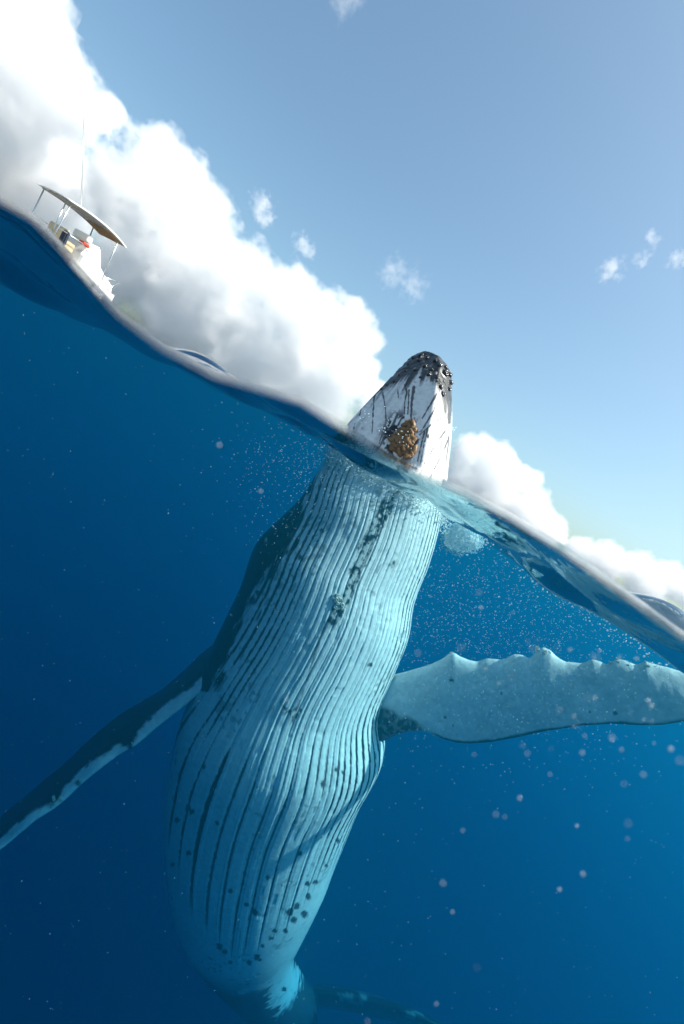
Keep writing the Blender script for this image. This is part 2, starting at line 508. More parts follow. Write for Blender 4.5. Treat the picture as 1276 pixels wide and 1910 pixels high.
    wash = sstep(.50, .72, fbm(np.stack([TH * 5.5 + 9, SS * .5, SS * 0], -1), 3, 63)) * sstep(6.5, 4.5, SS)
    d = np.maximum(d, wash * (.26 + .45 * sstep(800, 835, x)) + .12 * sstep(6.5, 5, SS))
    for wd_, pl in ((2.2, [(700, 733), (697, 750), (694, 809)]), (2.0, [(714, 733), (719, 761), (720, 787), (712, 812), (705, 835)]), (2.6, [(755, 718), (759, 731), (755, 750), (754, 772)]),
                   (2.0, [(763, 728), (761, 772)]), (4.0, [(772, 722), (768, 750), (767, 782)]), (2.8, [(815, 735), (799, 761), (788, 780)]), (2.6, [(818, 752), (802, 778), (786, 804)]),
                   (2.2, [(822, 780), (805, 792), (783, 811)]), (3.2, [(742, 772), (733, 792), (716, 816), (708, 834)]), (2.5, [(752, 776), (738, 800), (726, 820)]), (2.6, [(792, 806), (786, 830), (779, 860)]),
                   (1.8, [(831, 803), (812, 830), (792, 865)]), (1.8, [(837, 815), (826, 845), (810, 875)]), (2.4, [(677, 745), (671, 775)]), (1.6, [(742, 728), (744, 745)]), (8, [(836, 722), (839, 750), (838, 788)]),
                   (7.0, [(827, 732), (831, 768)]), (1.5, [(662, 790), (655, 815)]), (1.8, [(798, 800), (790, 835), (784, 866)])):
        dd, al = polydist(x, y, pl)
        taper = 1 - .45 * al / (len(pl) - 1)
        d = np.maximum(d, .9 * sstep(wd_ * 1.2, wd_ * .4, (dd + (n_fin - .5) * 3.5) / taper) * (SS < 7.5) * (np.cos(TH) > -.1))
    # mottled ring round the growth under the chin
    rr = np.hypot((x - 748) / 44, (y - 815) / 55)
    d = np.maximum(d, sstep(1.25, .6, rr) * sstep(.47, .55, n_fin * .5 + n_mid * .5) * (SS < 7))
    # smear down the midline
    ds, al = polydist(x, y, SMEAR)
    wdt = np.interp(al, [0, 2, 4, 5, 6, 7], [14, 17, 13, 15, 12, 4])
    d = np.maximum(d, sstep(wdt, wdt * .5, ds + (n_mid - .5) * 26) * (.30 + .7 * sstep(.42, .58, n_fin)) * (np.cos(TH) > 0))
    # frayed star-shaped mark
    dx, dy = x - 546, y - 1330
    ang, rad = np.arctan2(dy, dx), np.hypot(dx, dy)
    star = sstep(1, .6, rad / (10 + 24 * (vnoise(np.stack([ang * 3.2, ang * 0, ang * 0], -1), 9)) ** 2)) * (sstep(.40, .5, n_fin))
    d = np.maximum(d, star * .85)
    ds, al = polydist(x, y, [(597, 1190), (572, 1270), (556, 1318)])
    d = np.maximum(d, .6 * sstep(4, 1, ds + (n_mid - .5) * 9) * (np.cos(TH) > 0))
    for (sx, sy, sr) in SPOTS:
        m = (np.abs(x - sx) < 25) & (np.abs(y - sy) < 25) & (np.cos(TH) > 0)
        r = np.hypot(x[m] - sx, (y[m] - sy))
        d[m] = np.maximum(d[m], .92 * sstep(sr * 1.05, sr * .55, r + (n_fin[m] - .5) * 8))
    sp = sstep(.70, .74, vnoise(P * 26, 77)) * sstep(.60, .66, fbm(P * 2.3, 2, 78)) * (np.cos(TH) > 0)
    d = np.maximum(d, sp * .45)
    pale = np.array([.82, .825, .815])
    grey = np.array([.50, .53, .54])
    dark = np.array([.018, .021, .025])
    mot = sstep(.35, .7, fbm(P * 3.2, 4, 91))[..., None]
    col = pale * mot + (pale * .82 + grey * .18) * (1 - mot)
    # dull grey end of the belly and tail stock
    ca_, sa_ = math.cos(.35), math.sin(.35)
    ex, ey = (x - 530) * ca_ + (y - 1836) * sa_, -(x - 530) * sa_ + (y - 1836) * ca_
    patch = sstep(1.15, .8, np.hypot(ex / 27, ey / 52) + (n_mid - .5) * 1.5)
    stripe = sstep(6, 2, polydist(x, y, [(448, 1850), (505, 1836)])[0] + (n_mid - .5) * 8) * .7
    tl = sstep(1745, 1815, y + (n_mid - .5) * 50) * sstep(15.5, 17.2, SS)
    tl = (tl * (1 - np.maximum(patch, stripe)))[..., None]
    col = col * (1 - tl) + np.array([.07, .085, .09]) * tl
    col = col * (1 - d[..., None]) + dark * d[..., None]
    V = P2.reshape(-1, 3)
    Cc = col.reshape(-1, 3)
    Fq = []
    idx = np.arange(NR * NT).reshape(NR, NT)
    A, B = idx[:-1], idx[1:]
    Fq = np.stack([A, B, np.roll(B, -1, 1), np.roll(A, -1, 1)], -1).reshape(-1, 4)
    tip, end = len(V), len(V) + 1
    V = np.concatenate([V, [P2[0].mean(0) + (P2[0].mean(0) - P2[6].mean(0)) * .25, P2[-1].mean(0)]])
    Cc = np.concatenate([Cc, [dark, dark]])
    F3 = [(tip, idx[0, j], idx[0, (j + 1) % NT]) for j in range(NT)] + [(end, idx[-1, (j + 1) % NT], idx[-1, j]) for j in range(NT)]
    return V, Cc, Fq.tolist() + F3, (x, y, z, P2, nrm, TH)

def fin_grid(stations, NS, NT, thick, colour, knobs=None):
    """stations: rows of leading-edge px, py, Z, trailing-edge px, py, Z; a lens-shaped section between them"""
    st = np.asarray(stations, float)
    # resample along the length with cubic in between
    s = np.linspace(0, len(st) - 1, NS)
    K = spline(st, s)
    A, B = ptn(K[:, 0], K[:, 1], K[:, 2]), ptn(K[:, 3], K[:, 4], K[:, 5])
    span = np.gradient((A + B) / 2, axis=0)
    ch = B - A
    N = np.cross(ch, span)
    N /= np.linalg.norm(N, axis=1)[:, None] + 1e-9
    N *= np.sign(-(N * (A + B)).sum(1))[:, None]
    L = np.linalg.norm(ch, axis=1)
    a = np.linspace(0, 2 * np.pi, NT, endpoint=False)
    u = (1 - np.cos(a)) / 2
    w = np.sin(a) * (1.25 - .75 * u)
    P = A[:, None] + ch[:, None] * u[None, :, None] + (L[:, None] * np.interp(s / s[-1], [0, .15, 1], thick)[:, None] * w[None])[..., None] * N[:, None]
    if knobs is not None:                            # leading-edge knobs fade out across the blade
        kx, ky = knobs
        dyp = np.interp(K[:, 0], kx, ky) - K[:, 1]
        P = P + ((ptn(K[:, 0], K[:, 1] + dyp, K[:, 2]) - A)[:, None]) * ((1 - u) ** 4)[None, :, None]
    x, y, z = proj(P)
    U, SS = np.broadcast_to(u, x.shape), np.broadcast_to((s / s[-1])[:, None], x.shape)
    Wd = np.broadcast_to(np.sin(a), x.shape)
    P = P + ((fbm(P * 5, 3, 15) - .5) * .022)[..., None] * N[:, None]
    col = colour(x, y, U, SS, Wd, P)
    idx = np.arange(NS * NT).reshape(NS, NT)
    Aq, Bq = idx[:-1], idx[1:]
    Fq = np.stack([Aq, np.roll(Aq, -1, 1), np.roll(Bq, -1, 1), Bq], -1).reshape(-1, 4)
    V = P.reshape(-1, 3)
    V = np.concatenate([V, [P[0].mean(0), P[-1].mean(0)]])
    F3 = [(len(V) - 2, idx[0, (j + 1) % NT], idx[0, j]) for j in range(NT)] + [(len(V) - 1, idx[-1, j], idx[-1, (j + 1) % NT]) for j in range(NT)]
    Cc = np.concatenate([col.reshape(-1, 3), [col[0, 0], col[-1, 0]]])
    return V, Cc, Fq.tolist() + F3, (x, y, z, P)

PALE, DARK = np.array([.82, .825, .815]), np.array([.018, .021, .025])
def mixc(d):
    return PALE * (1 - d[..., None]) + DARK * d[..., None]
RTOP = [(672, 1285), (700, 1272), (722, 1262), (760, 1252), (800, 1240), (825, 1229), (838, 1219), (847, 1217), (858, 1224), (875, 1231), (890, 1234), (908, 1228), (922, 1229), (938, 1231), (958, 1220),
        (972, 1221), (988, 1228), (1000, 1215), (1012, 1207), (1026, 1212), (1040, 1226), (1054, 1234), (1085, 1237), (1105, 1230), (1118, 1233), (1132, 1240), (1148, 1229), (1165, 1231),
        (1186, 1240), (1205, 1233), (1222, 1239), (1250, 1246), (1276, 1254), (1330, 1268), (1370, 1268), (1400, 1285), (1450, 1297), (1500, 1322), (1535, 1346)]
RBOT = [(672, 1362), (700, 1374), (716, 1384), (728, 1378), (745, 1369), (768, 1364), (790, 1362), (810, 1369), (830, 1378), (855, 1385), (880, 1387), (920, 1384), (970, 1375), (1020, 1364), (1090, 1353),
        (1150, 1350), (1200, 1353), (1240, 1352), (1276, 1346), (1340, 1348), (1400, 1354), (1470, 1358), (1535, 1352)]
def right_flipper():
    xs = np.concatenate([np.linspace(672, 1276, 240), np.linspace(1285, 1535, 40)])
    t, b = np.array(RTOP, float), np.array(RBOT, float)
    ty = np.interp(xs, t[:, 0], t[:, 1])
    ker = np.array([1, 2, 1]) / 4.
    ty[1:-1] = np.convolve(ty, ker, 'valid')
    by = np.interp(xs, b[:, 0], b[:, 1])
    tys = np.convolve(np.pad(ty, 25, mode='edge'), np.ones(51) / 51, 'valid')
    tys = np.where(xs < 780, ty + (tys - ty) * sstep(700, 780, xs), tys)
    Z = np.interp(xs, [672, 720, 900, 1276, 1535], [5.15, 5.05, 4.85, 4.35, 4.1])
    st = np.stack([xs, tys, Z + .10, xs - 4, by, Z - .10], -1)
    def colour(x, y, U, SS, Wd, P):
        n1, n2 = fbm(P * 6, 4, 7), fbm(P * 24, 3, 8)
        edge = sstep(.955, .985, U + (n1 - .5) * .05) * sstep(790, 830, x) * sstep(.3, .5, n1 + .12)
        root = sstep(8, -10, (y - np.interp(x, [690, 720, 760, 800], [1300, 1318, 1338, 1366])) * -1 + (n1 - .5) * 40) * sstep(812, 775, x + (n2 - .5) * 50)
        end = sstep(0, 10, y - np.interp(x, [1190, 1220, 1276, 1400], [1370, 1345, 1336, 1340])) * (x > 1180)
        d = np.maximum.reduce([edge * .95, root * (.75 + .22 * sstep(.4, .55, n2)), end * .9, sstep(-.02, -.12, Wd) * sstep(.45, .6, n1 + .1)])
        for sx, sy, sr in ((842, 1268, 6), (1148, 1330, 5), (935, 1292, 3), (830, 1338, 3), (845, 1352, 3), (1100, 1328, 4)):
            d = np.maximum(d, .9 * sstep(sr, sr * .5, np.hypot(x - sx, y - sy) + (n2 - .5) * 4))
        d = np.maximum(d, .10 * sstep(.5, .7, fbm(P * 3, 3, 12)))
        return mixc(d)
    return fin_grid(st, 760, 96, [.16, .12, .10], colour, (xs, ty))
def left_flipper():
    rows = [  # leading edge (pale, low, near), trailing edge (dark, high, far)
        (455, 1285, 4.85, 452, 1180, 5.5), (425, 1278, 4.85, 420, 1188, 5.5), (405, 1265, 4.85, 392, 1206, 5.5), (370, 1291, 4.82, 350, 1244, 5.5), (330, 1325, 4.8, 305, 1284, 5.45), (290, 1356, 4.78, 265, 1308, 5.4),
        (252, 1388, 4.75, 228, 1330, 5.4), (218, 1408, 4.75, 190, 1360, 5.35), (185, 1434, 4.7, 150, 1396, 5.3), (150, 1462, 4.7, 115, 1428, 5.25), (108, 1500, 4.65, 75, 1462, 5.2), (60, 1532, 4.6, 35, 1495, 5.15),
        (15, 1572, 4.6, -10, 1532, 5.05), (-50, 1622, 4.55, -75, 1585, 4.95), (-120, 1668, 4.5, -140, 1640, 4.85), (-190, 1712, 4.5, -205, 1695, 4.7), (-235, 1738, 4.5, -240, 1732, 4.55)]
    def colour(x, y, U, SS, Wd, P):
        n1, n2 = fbm(P * 7, 4, 17), fbm(P * 26, 3, 18)
        vis = Wd > -.35
        wid = np.interp(x, [-100, 20, 60, 105, 125, 160, 225, 243, 258, 300, 370, 402, 415], [.2, .2, .12, .08, .14, .2, .16, .02, .14, .22, .24, .22, .0])
        d = 1 - sstep(.035, -.035, U - wid * .8 + (n1 - .5) * .24 + (n2 - .5) * .10) * vis
        d = np.where(Wd < -.1, np.minimum(d, .25 + .5 * (n1 > .5)), d)
        d = np.maximum(d * .98, .75 * sstep(7, 4, np.hypot(x - 146, y - 1461)))
        return mixc(d)
    return fin_grid(rows, 360, 64, [.10, .085, .07], colour)
def fluke(rows, seed):
    def colour(x, y, U, SS, Wd, P):
        n1 = fbm(P * 5, 4, seed)
        d = 1 - .12 * sstep(.55, .7, n1)
        d = np.where((U < .04) & (n1 > .62), .7, d)
        return mixc(d)
    return fin_grid(rows, 120, 36, [.12, .07, .04], colour)

def make_whale():
    base = bpy.data.objects.new('humpback_whale', None)
    COL.objects.link(base)
    base.location = pt(520, 1860, 8.2)
    tag(base, 'humpback whale rising upright with its head out of the water', 'whale')
    bpy.context.view_layer.update()
    pieces = [body_grid(), right_flipper(), left_flipper(),
              fluke([(530, 1872, 8.9, 545, 1885, 10.1), (575, 1850, 9.0, 585, 1872, 10.4), (640, 1856, 8.9, 640, 1876, 10.5), (710, 1872, 8.8, 705, 1890, 10.4), (770, 1892, 8.7, 762, 1908, 10.2), (830, 1918, 8.7, 818, 1930, 9.9), (890, 1950, 8.8, 880, 1956, 9.4), (925, 1972, 8.9, 922, 1974, 9.1)], 201),
              fluke([(590, 1880, 8.9, 590, 1890, 10.1), (545, 1895, 9.0, 555, 1905, 10.4), (490, 1925, 9.0, 500, 1930, 10.6), (430, 1965, 9.1, 440, 1968, 10.6), (370, 2010, 9.2, 380, 2012, 10.4), (320, 2050, 9.4, 325, 2052, 9.8)], 202)]
    V, Cc, Fq, off = [], [], [], 0
    for p in pieces:
        V.append(p[0]); Cc.append(p[1])
        Fq += [[i + off for i in f] for f in p[2]]
        off += len(p[0])
    V, Cc = np.concatenate(V), np.concatenate(Cc)
    me = bpy.data.meshes.new('body')
    me.from_pydata(V.tolist(), [], Fq)
    me.shade_smooth()
    bm = bmesh.new()
    bm.from_mesh(me)
    bmesh.ops.recalc_face_normals(bm, faces=bm.faces)
    bm.to_mesh(me)
    bm.free()
    at = me.color_attributes.new('skin', 'FLOAT_COLOR', 'POINT')
    at.data.foreach_set('color', np.concatenate([Cc, np.ones((len(Cc), 1))], 1).astype(np.float32).ravel())
    m, n, l = new_mat('whale_skin')
    p = n['Principled BSDF']
    ca = n.new('ShaderNodeVertexColor')
    ca.layer_name = 'skin'
    tc = n.new('ShaderNodeNewGeometry')
    t = n.new('ShaderNodeTexNoise')
    t.inputs['Scale'].default_value = 22
    t.inputs['Detail'].default_value = 6
    l.new(tc.outputs['Position'], t.inputs['Vector'])
    r = n.new('ShaderNodeMapRange')
    r.inputs[1].default_value, r.inputs[2].default_value = .3, .7
    r.inputs[3].default_value, r.inputs[4].default_value = .86, 1.08
    l.new(t.outputs['Fac'], r.inputs[0])
    v = n.new('ShaderNodeVectorMath')
    v.operation = 'SCALE'
    l.new(ca.outputs['Color'], v.inputs[0])
    l.new(r.outputs[0], v.inputs['Scale'])
    l.new(v.outputs[0], p.inputs['Base Color'])
    p.inputs['Roughness'].default_value = .26
    p.inputs['Specular IOR Level'].default_value = .4
    b = n.new('ShaderNodeBump')
    b.inputs['Strength'].default_value = .25
    b.inputs['Distance'].default_value = .01
    l.new(t.outputs['Fac'], b.inputs['Height'])
    l.new(b.outputs[0], p.inputs['Normal'])
    o = link('body', me, m, base)
    # ---- lookup of a point on the skin under a photo pixel
    x, y, z, P, nrm, TH = pieces[0][3]
    fr = np.cos(TH) > -.1
    bx, by, bP, bN = x[fr], y[fr], P[fr], nrm[fr]
    def on_body(px, py):
        i = np.argmin((bx - px) ** 2 + (by - py) ** 2)
        return Vector(bP[i]), Vector(bN[i])
    def on_fin(piece, px, py):
        fx, fy, fz, fP = piece[3]
        i = np.argmin((fx.ravel() - px) ** 2 + (fy.ravel() - py) ** 2 + 30 * fz.ravel())
        q = Vector(fP.reshape(-1, 3)[i])
        return q, (-q).normalized()
    # ---- knobs on the snout
    knob_m = principled('knob_skin', (.022, .024, .028), .16, .6, .3, 30, .4)
    pale_m = principled('barnacle_shell', (.55, .53, .47), .45, .4, .3, 40, .6)
    def knob_mesh(k):
        bm = bmesh.new()
        bmesh.ops.create_icosphere(bm, subdivisions=3, radius=1)
        for vv in bm.verts:
            q = vv.co
            f = 1 + .35 * (vnoise(np.array(q) * 2.2 + k * 9, 3) - .5)
            vv.co = Vector((q.x * f, q.y * f, q.z * f * (1.15 if q.z > 0 else .8)))
        me = bpy.data.meshes.new('tubercle')
        bm.to_mesh(me); bm.free(); me.shade_smooth(); me.materials.append(knob_m)
        return me
    def shell_mesh(k, cnt):
        """little cratered cones growing side by side"""
        bm = bmesh.new()
        rr = random.Random(k)
        for i in range(cnt):
            an, rd = rr.uniform(0, 6.28), rr.random() ** .5
            c = Vector((rd * math.cos(an), rd * math.sin(an), .15 * (1 - rd * rd)))
            s_ = rr.uniform(.22, .42)
            ring = []
            for (q, zz) in ((1.0, -.25), (.9, .35), (.55, .8), (.42, .72), (.2, .45)):
                ring.append([bm.verts.new(c + Vector((math.cos(j * .785) * s_ * q, math.sin(j * .785) * s_ * q, s_ * zz))) for j in range(8)])
            for r1, r2 in zip(ring, ring[1:]):
                for j in range(8):
                    bm.faces.new((r1[j], r1[(j + 1) % 8], r2[(j + 1) % 8], r2[j]))
            bm.faces.new(ring[-1])
        me = bpy.data.meshes.new('barnacle')
        bm.to_mesh(me); bm.free(); me.materials.append(pale_m)
        return me
    knobs = [knob_mesh(k) for k in range(4)]
    shells = [shell_mesh(k, c) for k, c in ((1, 5), (2, 9), (3, 14))]
    def put(name, me, pos, nn, sc, sink=.3):
        q = bpy.data.objects.new(name, me)
        COL.objects.link(q)
        q.parent = base
        q.matrix_parent_inverse = base.matrix_world.inverted()
        q.matrix_world = Matrix.Translation(pos - nn * sc * sink) @ nn.to_track_quat('Z', 'Y').to_matrix().to_4x4() @ Matrix.Rotation(random.uniform(0, 6.28), 4, 'Z') @ Matrix.Diagonal((sc * random.uniform(.8, 1.2), sc, sc, 1))
        return q
    for i, (kx, ky, kr) in enumerate(((786, 662, 6), (772, 668, 5.5), (762, 680, 4), (797, 667, 5), (812, 673, 4), (776, 690, 4.5), (793, 684, 4), (805, 690, 5), (832, 686, 6), (829, 696, 6), (838, 700, 5),
                                      (822, 722, 6), (840, 714, 5), (816, 704, 4), (800, 700, 3.5), (838, 726, 4), (826, 735, 4), (757, 692, 3.5), (745, 700, 3), (782, 672, 4), (820, 682, 4), (785, 704, 3), (736, 712, 3),
                                      (712, 726, 3), (722, 718, 2.5))):
        p0, n0 = on_body(kx, ky)
        put('tubercle', knobs[i % 4], p0, n0, kr * random.uniform(.85, 1.3) / F_PX * 5.5, .3)
    for i, (kx, ky, kr, v_) in enumerate(((775, 689, 4, 0), (803, 697, 4, 0), (817, 698, 5.5, 1), (819, 712, 5.5, 1), (812, 716, 4, 0), (829, 714, 4, 0), (840, 719, 4, 0), (789, 666, 4, 0), (795, 690, 3, 0), (833, 682, 3, 0),
                                         (828, 730, 3, 0), (783, 695, 3, 0), (839, 694, 3, 0))):
        p0, n0 = on_body(kx, ky)
        put('barnacle', shells[v_], p0, n0, kr / F_PX * 5.5, -.1)
    for kx, ky, kr in ((632, 1126, 11), (627, 1114, 7), (497, 1008, 6)):
        p0, n0 = on_body(kx, ky)
        put('barnacle', shells[2], p0, n0, kr / F_PX * 4.6, .1)
    for kx, ky, kr in ((845, 1219, 6), (1012, 1210, 9), (1020, 1214, 7), (1144, 1234, 6), (1158, 1233, 8), (1172, 1236, 5), (1208, 1236, 7), (1222, 1241, 5)):
        p0, n0 = on_fin(pieces[1], kx, ky)
        put('barnacle', shells[1], p0, (UP * .8 - FW * .5).normalized(), kr / F_PX * 4.6, .35)
    for kx, ky, kr in ((250, 1384, 5), (106, 1494, 10), (116, 1488, 6), (98, 1502, 6), (152, 1455, 5), (24, 1552, 5), (330, 1272, 3)):
        p0, n0 = on_fin(pieces[2], kx, ky)
        put('barnacle', shells[1], p0, n0, kr / F_PX * 4.7, .1)
    # ---- tan growth under the chin
    bm = bmesh.new()
    rr = random.Random(5)
    poly = [(758, 786), (773, 787), (774, 812), (771, 846), (764, 856), (730, 838), (724, 828), (741, 810), (750, 799)]
    def inside(px, py):
        c = False
        for k in range(len(poly)):
            (x1, y1), (x2, y2) = poly[k], poly[k - 1]
            if (y1 > py) != (y2 > py) and px < (x2 - x1) * (py - y1) / (y2 - y1) + x1:
                c = not c
        return c
    cnt = 0
    while cnt < 190:
        gx, gy = rr.uniform(715, 780), rr.uniform(782, 865)
        if not inside(gx, gy):
            continue
        cnt += 1
        p0, n0 = on_body(gx, gy)
        sc = rr.uniform(.014, .032)
        mt = Matrix.Translation(p0 + n0 * rr.uniform(0, .02)) @ n0.to_track_quat('Z', 'Y').to_matrix().to_4x4() @ Matrix.Rotation(rr.uniform(0, 6), 4, 'Z') @ Matrix.Diagonal((sc, sc * rr.uniform(1.0, 2.4), sc * .7, 1))
        g = bmesh.ops.create_icosphere(bm, subdivisions=2, radius=1)
        for vv in g['verts']:
            f = 1 + .5 * (vnoise(np.array(vv.co) * 2.5 + cnt, 4) - .5)
            vv.co = mt @ (vv.co * f)
    me = bpy.data.meshes.new('chin_growth')
    bm.to_mesh(me); bm.free(); me.shade_smooth()
    q = link('chin_growth', me, principled('tan_growth', (.20, .112, .05), .5, .35, .6, 18, .5), base)
    q['label'] = 'tan lumpy growth under the chin'
    return pieces
whale_pieces = make_whale()

# ------------------------------------------------------------------ boat
def make_boat():
    def k(x, y):
        return RT.z * (x - CX) / F_PX + UP.z * (CY - y) / F_PX + FW.z
    Z1 = 21.0
    P1 = pt(105, 349, Z1)
    P2 = pt(216, 440, Z1 * k(105, 349) / k(216, 440))
    hx = (P2 - P1)
    Lc = hx.length
    hx.normalize()
    hy = Vector((0, 0, 1)).cross(hx)
    topz = P1.z
    mid = (P1 + P2) / 2
    base = bpy.data.objects.new('boat', None)
    COL.objects.link(base)
    base.matrix_world = Matrix(((hx.x, hy.x, 0, mid.x), (hx.y, hy.y, 0, mid.y), (0, 0, 1, 0), (0, 0, 0, 1)))
    tag(base, 'white motor boat with a hardtop canopy behind the wave at left', 'boat')
    bpy.context.view_layer.update()
    white = principled('gelcoat', (.78, .77, .73), .3, .5, .06, 3)
    steel = principled('steel_tube', (.55, .55, .54), .25, .5, metallic=.9)
    wood = principled('varnished_slats', (.42, .25, .09), .4, .5, .3, 6)
    dark = principled('tinted_pane', (.03, .04, .05), .08, .6)
    tan = principled('tan_vinyl', (.50, .40, .26), .6, .3, .15, 9)
    red = principled('red_vinyl', (.45, .06, .03), .6, .3)
    grey = principled('canopy_lining', (.34, .32, .27), .6, .3, .2, 5)
    navy = principled('navy_cloth', (.03, .04, .06), .8, .2)
    def add(name, V, Fq, m, parent=base, smooth=False):
        me = bpy.data.meshes.new(name)
        me.from_pydata([tuple(v) for v in V], [], Fq)
        if smooth: me.shade_smooth()
        me.materials.append(m)
        o = bpy.data.objects.new(name, me)
        COL.objects.link(o)
        o.parent = parent
        return o
    def box(name, lo, hi, m, parent=base, bev=.03):
        bm = bmesh.new()
        bmesh.ops.create_cube(bm, size=1)
        for v in bm.verts:
            v.co = Vector([lo[i] + (v.co[i] + .5) * (hi[i] - lo[i]) for i in range(3)])
        bmesh.ops.bevel(bm, geom=bm.edges[:], offset=bev, segments=2, affect='EDGES')
        me = bpy.data.meshes.new(name)
        bm.to_mesh(me); bm.free(); me.materials.append(m)
        o = bpy.data.objects.new(name, me)
        COL.objects.link(o)
        o.parent = parent
        return o
    def tube(name, pts, r, m, parent=base):
        V, Fq = [], []
        pts = [Vector(p) for p in pts]
        for i, p in enumerate(pts):
            t = (pts[min(i + 1, len(pts) - 1)] - pts[max(i - 1, 0)]).normalized()
            a = t.orthogonal().normalized()
            b = t.cross(a)
            rr = r if not isinstance(r, (list, tuple)) else r[i]
            V += [p + (a * math.cos(j * math.pi / 4) + b * math.sin(j * math.pi / 4)) * rr for j in range(8)]
        for i in range(len(pts) - 1):
            Fq += [(i * 8 + j, i * 8 + (j + 1) % 8, i * 8 + 8 + (j + 1) % 8, i * 8 + 8 + j) for j in range(8)]
        Fq += [tuple(range(7, -1, -1)), tuple(range(len(V) - 8, len(V)))]
        return add(name, V, Fq, m, parent, True)
    # hull: bow towards +x
    xs = np.linspace(-3.4, 3.3, 25)
    V, Fq = [], []
    for xx in xs:
        f = (xx + 3.4) / 6.7
        w = 1.25 * (1 - max(0, (f - .55) / .45) ** 2.2) + .02
        sheer = .95 + .30 * f * f
        V += [(xx, -w, sheer), (xx, -w * .93, .35), (xx, -w * .55, -.15), (xx, 0, -.35), (xx, w * .55, -.15), (xx, w * .93, .35), (xx, w, sheer), (xx, w * .9, sheer - .06), (xx, 0, sheer - .04), (xx, -w * .9, sheer - .06)]
    for i in range(24):
        Fq += [(i * 10 + j, i * 10 + (j + 1) % 10, i * 10 + 10 + (j + 1) % 10, i * 10 + 10 + j) for j in range(10)]
    Fq += [tuple(range(9, -1, -1)), tuple(range(240, 250))]
    add('hull', V, Fq, white)
    # hardtop: thin crowned shell
    nx, ny = 25, 11
    hw = 1.05
    V, Fq = [], []
    for lay in (0, 1):
        for i in range(nx):
            for j in range(ny):
                a, b = -1 + 2 * i / (nx - 1), -1 + 2 * j / (ny - 1)
                sx = a * Lc / 2
                sy = b * hw * (1 - .10 * max(0, a) ** 3)
                zz = topz - .16 * a * a - .06 * b * b - .05 * max(0, a) ** 2 - (0 if lay == 0 else .05 + .03 * (1 - a * a))
                V.append((sx, sy, zz))
    def q(l, i, j): return l * nx * ny + i * ny + j
    for i in range(nx - 1):
        for j in range(ny - 1):
            Fq.append((q(0, i, j), q(0, i + 1, j), q(0, i + 1, j + 1), q(0, i, j + 1)))
            Fq.append((q(1, i, j), q(1, i, j + 1), q(1, i + 1, j + 1), q(1, i + 1, j)))
    for i in range(nx - 1):
        for j in (0, ny - 1):
            Fq.append((q(0, i, j), q(1, i, j), q(1, i + 1, j), q(0, i + 1, j)))
    for j in range(ny - 1):
        for i in (0, nx - 1):
            Fq.append((q(0, i, j), q(0, i, j + 1), q(1, i, j + 1), q(1, i, j)))
    top = add('hardtop', V, Fq, white, smooth=True)
    def under(a, b):
        return topz - .16 * a * a - .06 * b * b - .05 * max(0, a) ** 2 - (.05 + .03 * (1 - a * a))
    for b in (-.8, -.4, 0, .4, .8):                          # long beams of the lining
        tube('beam', [(a * Lc / 2, b * hw, under(a, b) - .03) for a in np.linspace(-.95, .35, 8)], .035, grey, top)
    for n_ in range(7):                                      # slats at the forward end
        a = .42 + n_ * .08
        box('slat', (a * Lc / 2 - .05, -hw * .82, under(a, .8) - .05), (a * Lc / 2 + .05, hw * .82, under(a, .8) - .01), wood, top, .008)
    for sx in (-.88, .70):
        for sy in (-.85, .85):
            a = sx * Lc / 2
            tube('post', [(a + (.25 if sx > 0 else -.1), sy * .95, 1.0), (a + (.1 if sx > 0 else -.05), sy, 2.2), (a, sy * hw, under(sx, sy) - .01)], .03, steel)
    for sy in (-.9, .9):
        tube('rail', [(-.9 * Lc / 2, sy, 2.35), (-.2 * Lc / 2, sy, 2.4), (.1 * Lc / 2, sy, 2.15)], .02, steel)
    tube('ladder', [(-.93 * Lc / 2, -.7, 1.0), (-.93 * Lc / 2, -.7, topz - .25)], .025, steel)
    ant0 = Vector((-.22 * Lc / 2, 0, topz - .05))
    tgt = pt(157, 205, 21.3)
    loc = base.matrix_world.inverted() @ tgt
    tube('antenna', [ant0, ant0.lerp(loc, .5), loc], [.022, .015, .006], steel)
    # console under the forward half
    V, Fq = [], []
    prof = [(.05, 1.0), (.0, 2.0), (.25, topz - 1.15), (.75, topz - 1.05), (1.15, 2.05), (1.75, 1.75), (2.3, 1.55), (2.5, 1.1)]
    for sy in (-.75, -.62, .62, .75):
        sc = 1 if abs(sy) < .7 else .93
        V += [(1.0 + (x_ - 1.0) * sc, sy, 1.0 + (z_ - 1.0) * sc) for x_, z_ in prof]
    m_ = len(prof)
    for r_ in range(3):
        Fq += [(r_ * m_ + j, r_ * m_ + j + 1, (r_ + 1) * m_ + j + 1, (r_ + 1) * m_ + j) for j in range(m_ - 1)]
    Fq += [tuple(range(m_ - 1, -1, -1)), tuple(range(3 * m_, 4 * m_))]
    con = add('console', V, Fq, white, smooth=False)
    add('windscreen', [(.80, -.6, topz - 1.08), (1.16, -.6, 2.1), (1.16, .6, 2.1), (.80, .6, topz - 1.08), (.83, -.6, topz - 1.05), (1.19, -.6, 2.13), (1.19, .6, 2.13), (.83, .6, topz - 1.05)],
        [(0, 1, 2, 3), (7, 6, 5, 4), (0, 4, 5, 1), (1, 5, 6, 2), (2, 6, 7, 3), (3, 7, 4, 0)], dark, con)
    box('seat', (-.95, -.6, 1.75), (-.35, .6, 2.15), tan)
    box('backrest', (-1.0, -.6, 2.12), (-.85, .6, 2.55), tan)
    box('cushion', (-.3, -.85, 2.38), (.12, -.5, 2.52), red, bev=.04)
    box('cover', (-1.25, -.95, 1.7), (-1.05, -.6, 2.45), navy, bev=.05)
    box('equipment_box', (.1, -.5, topz - 1.15), (.4, .5, topz - .85), white)
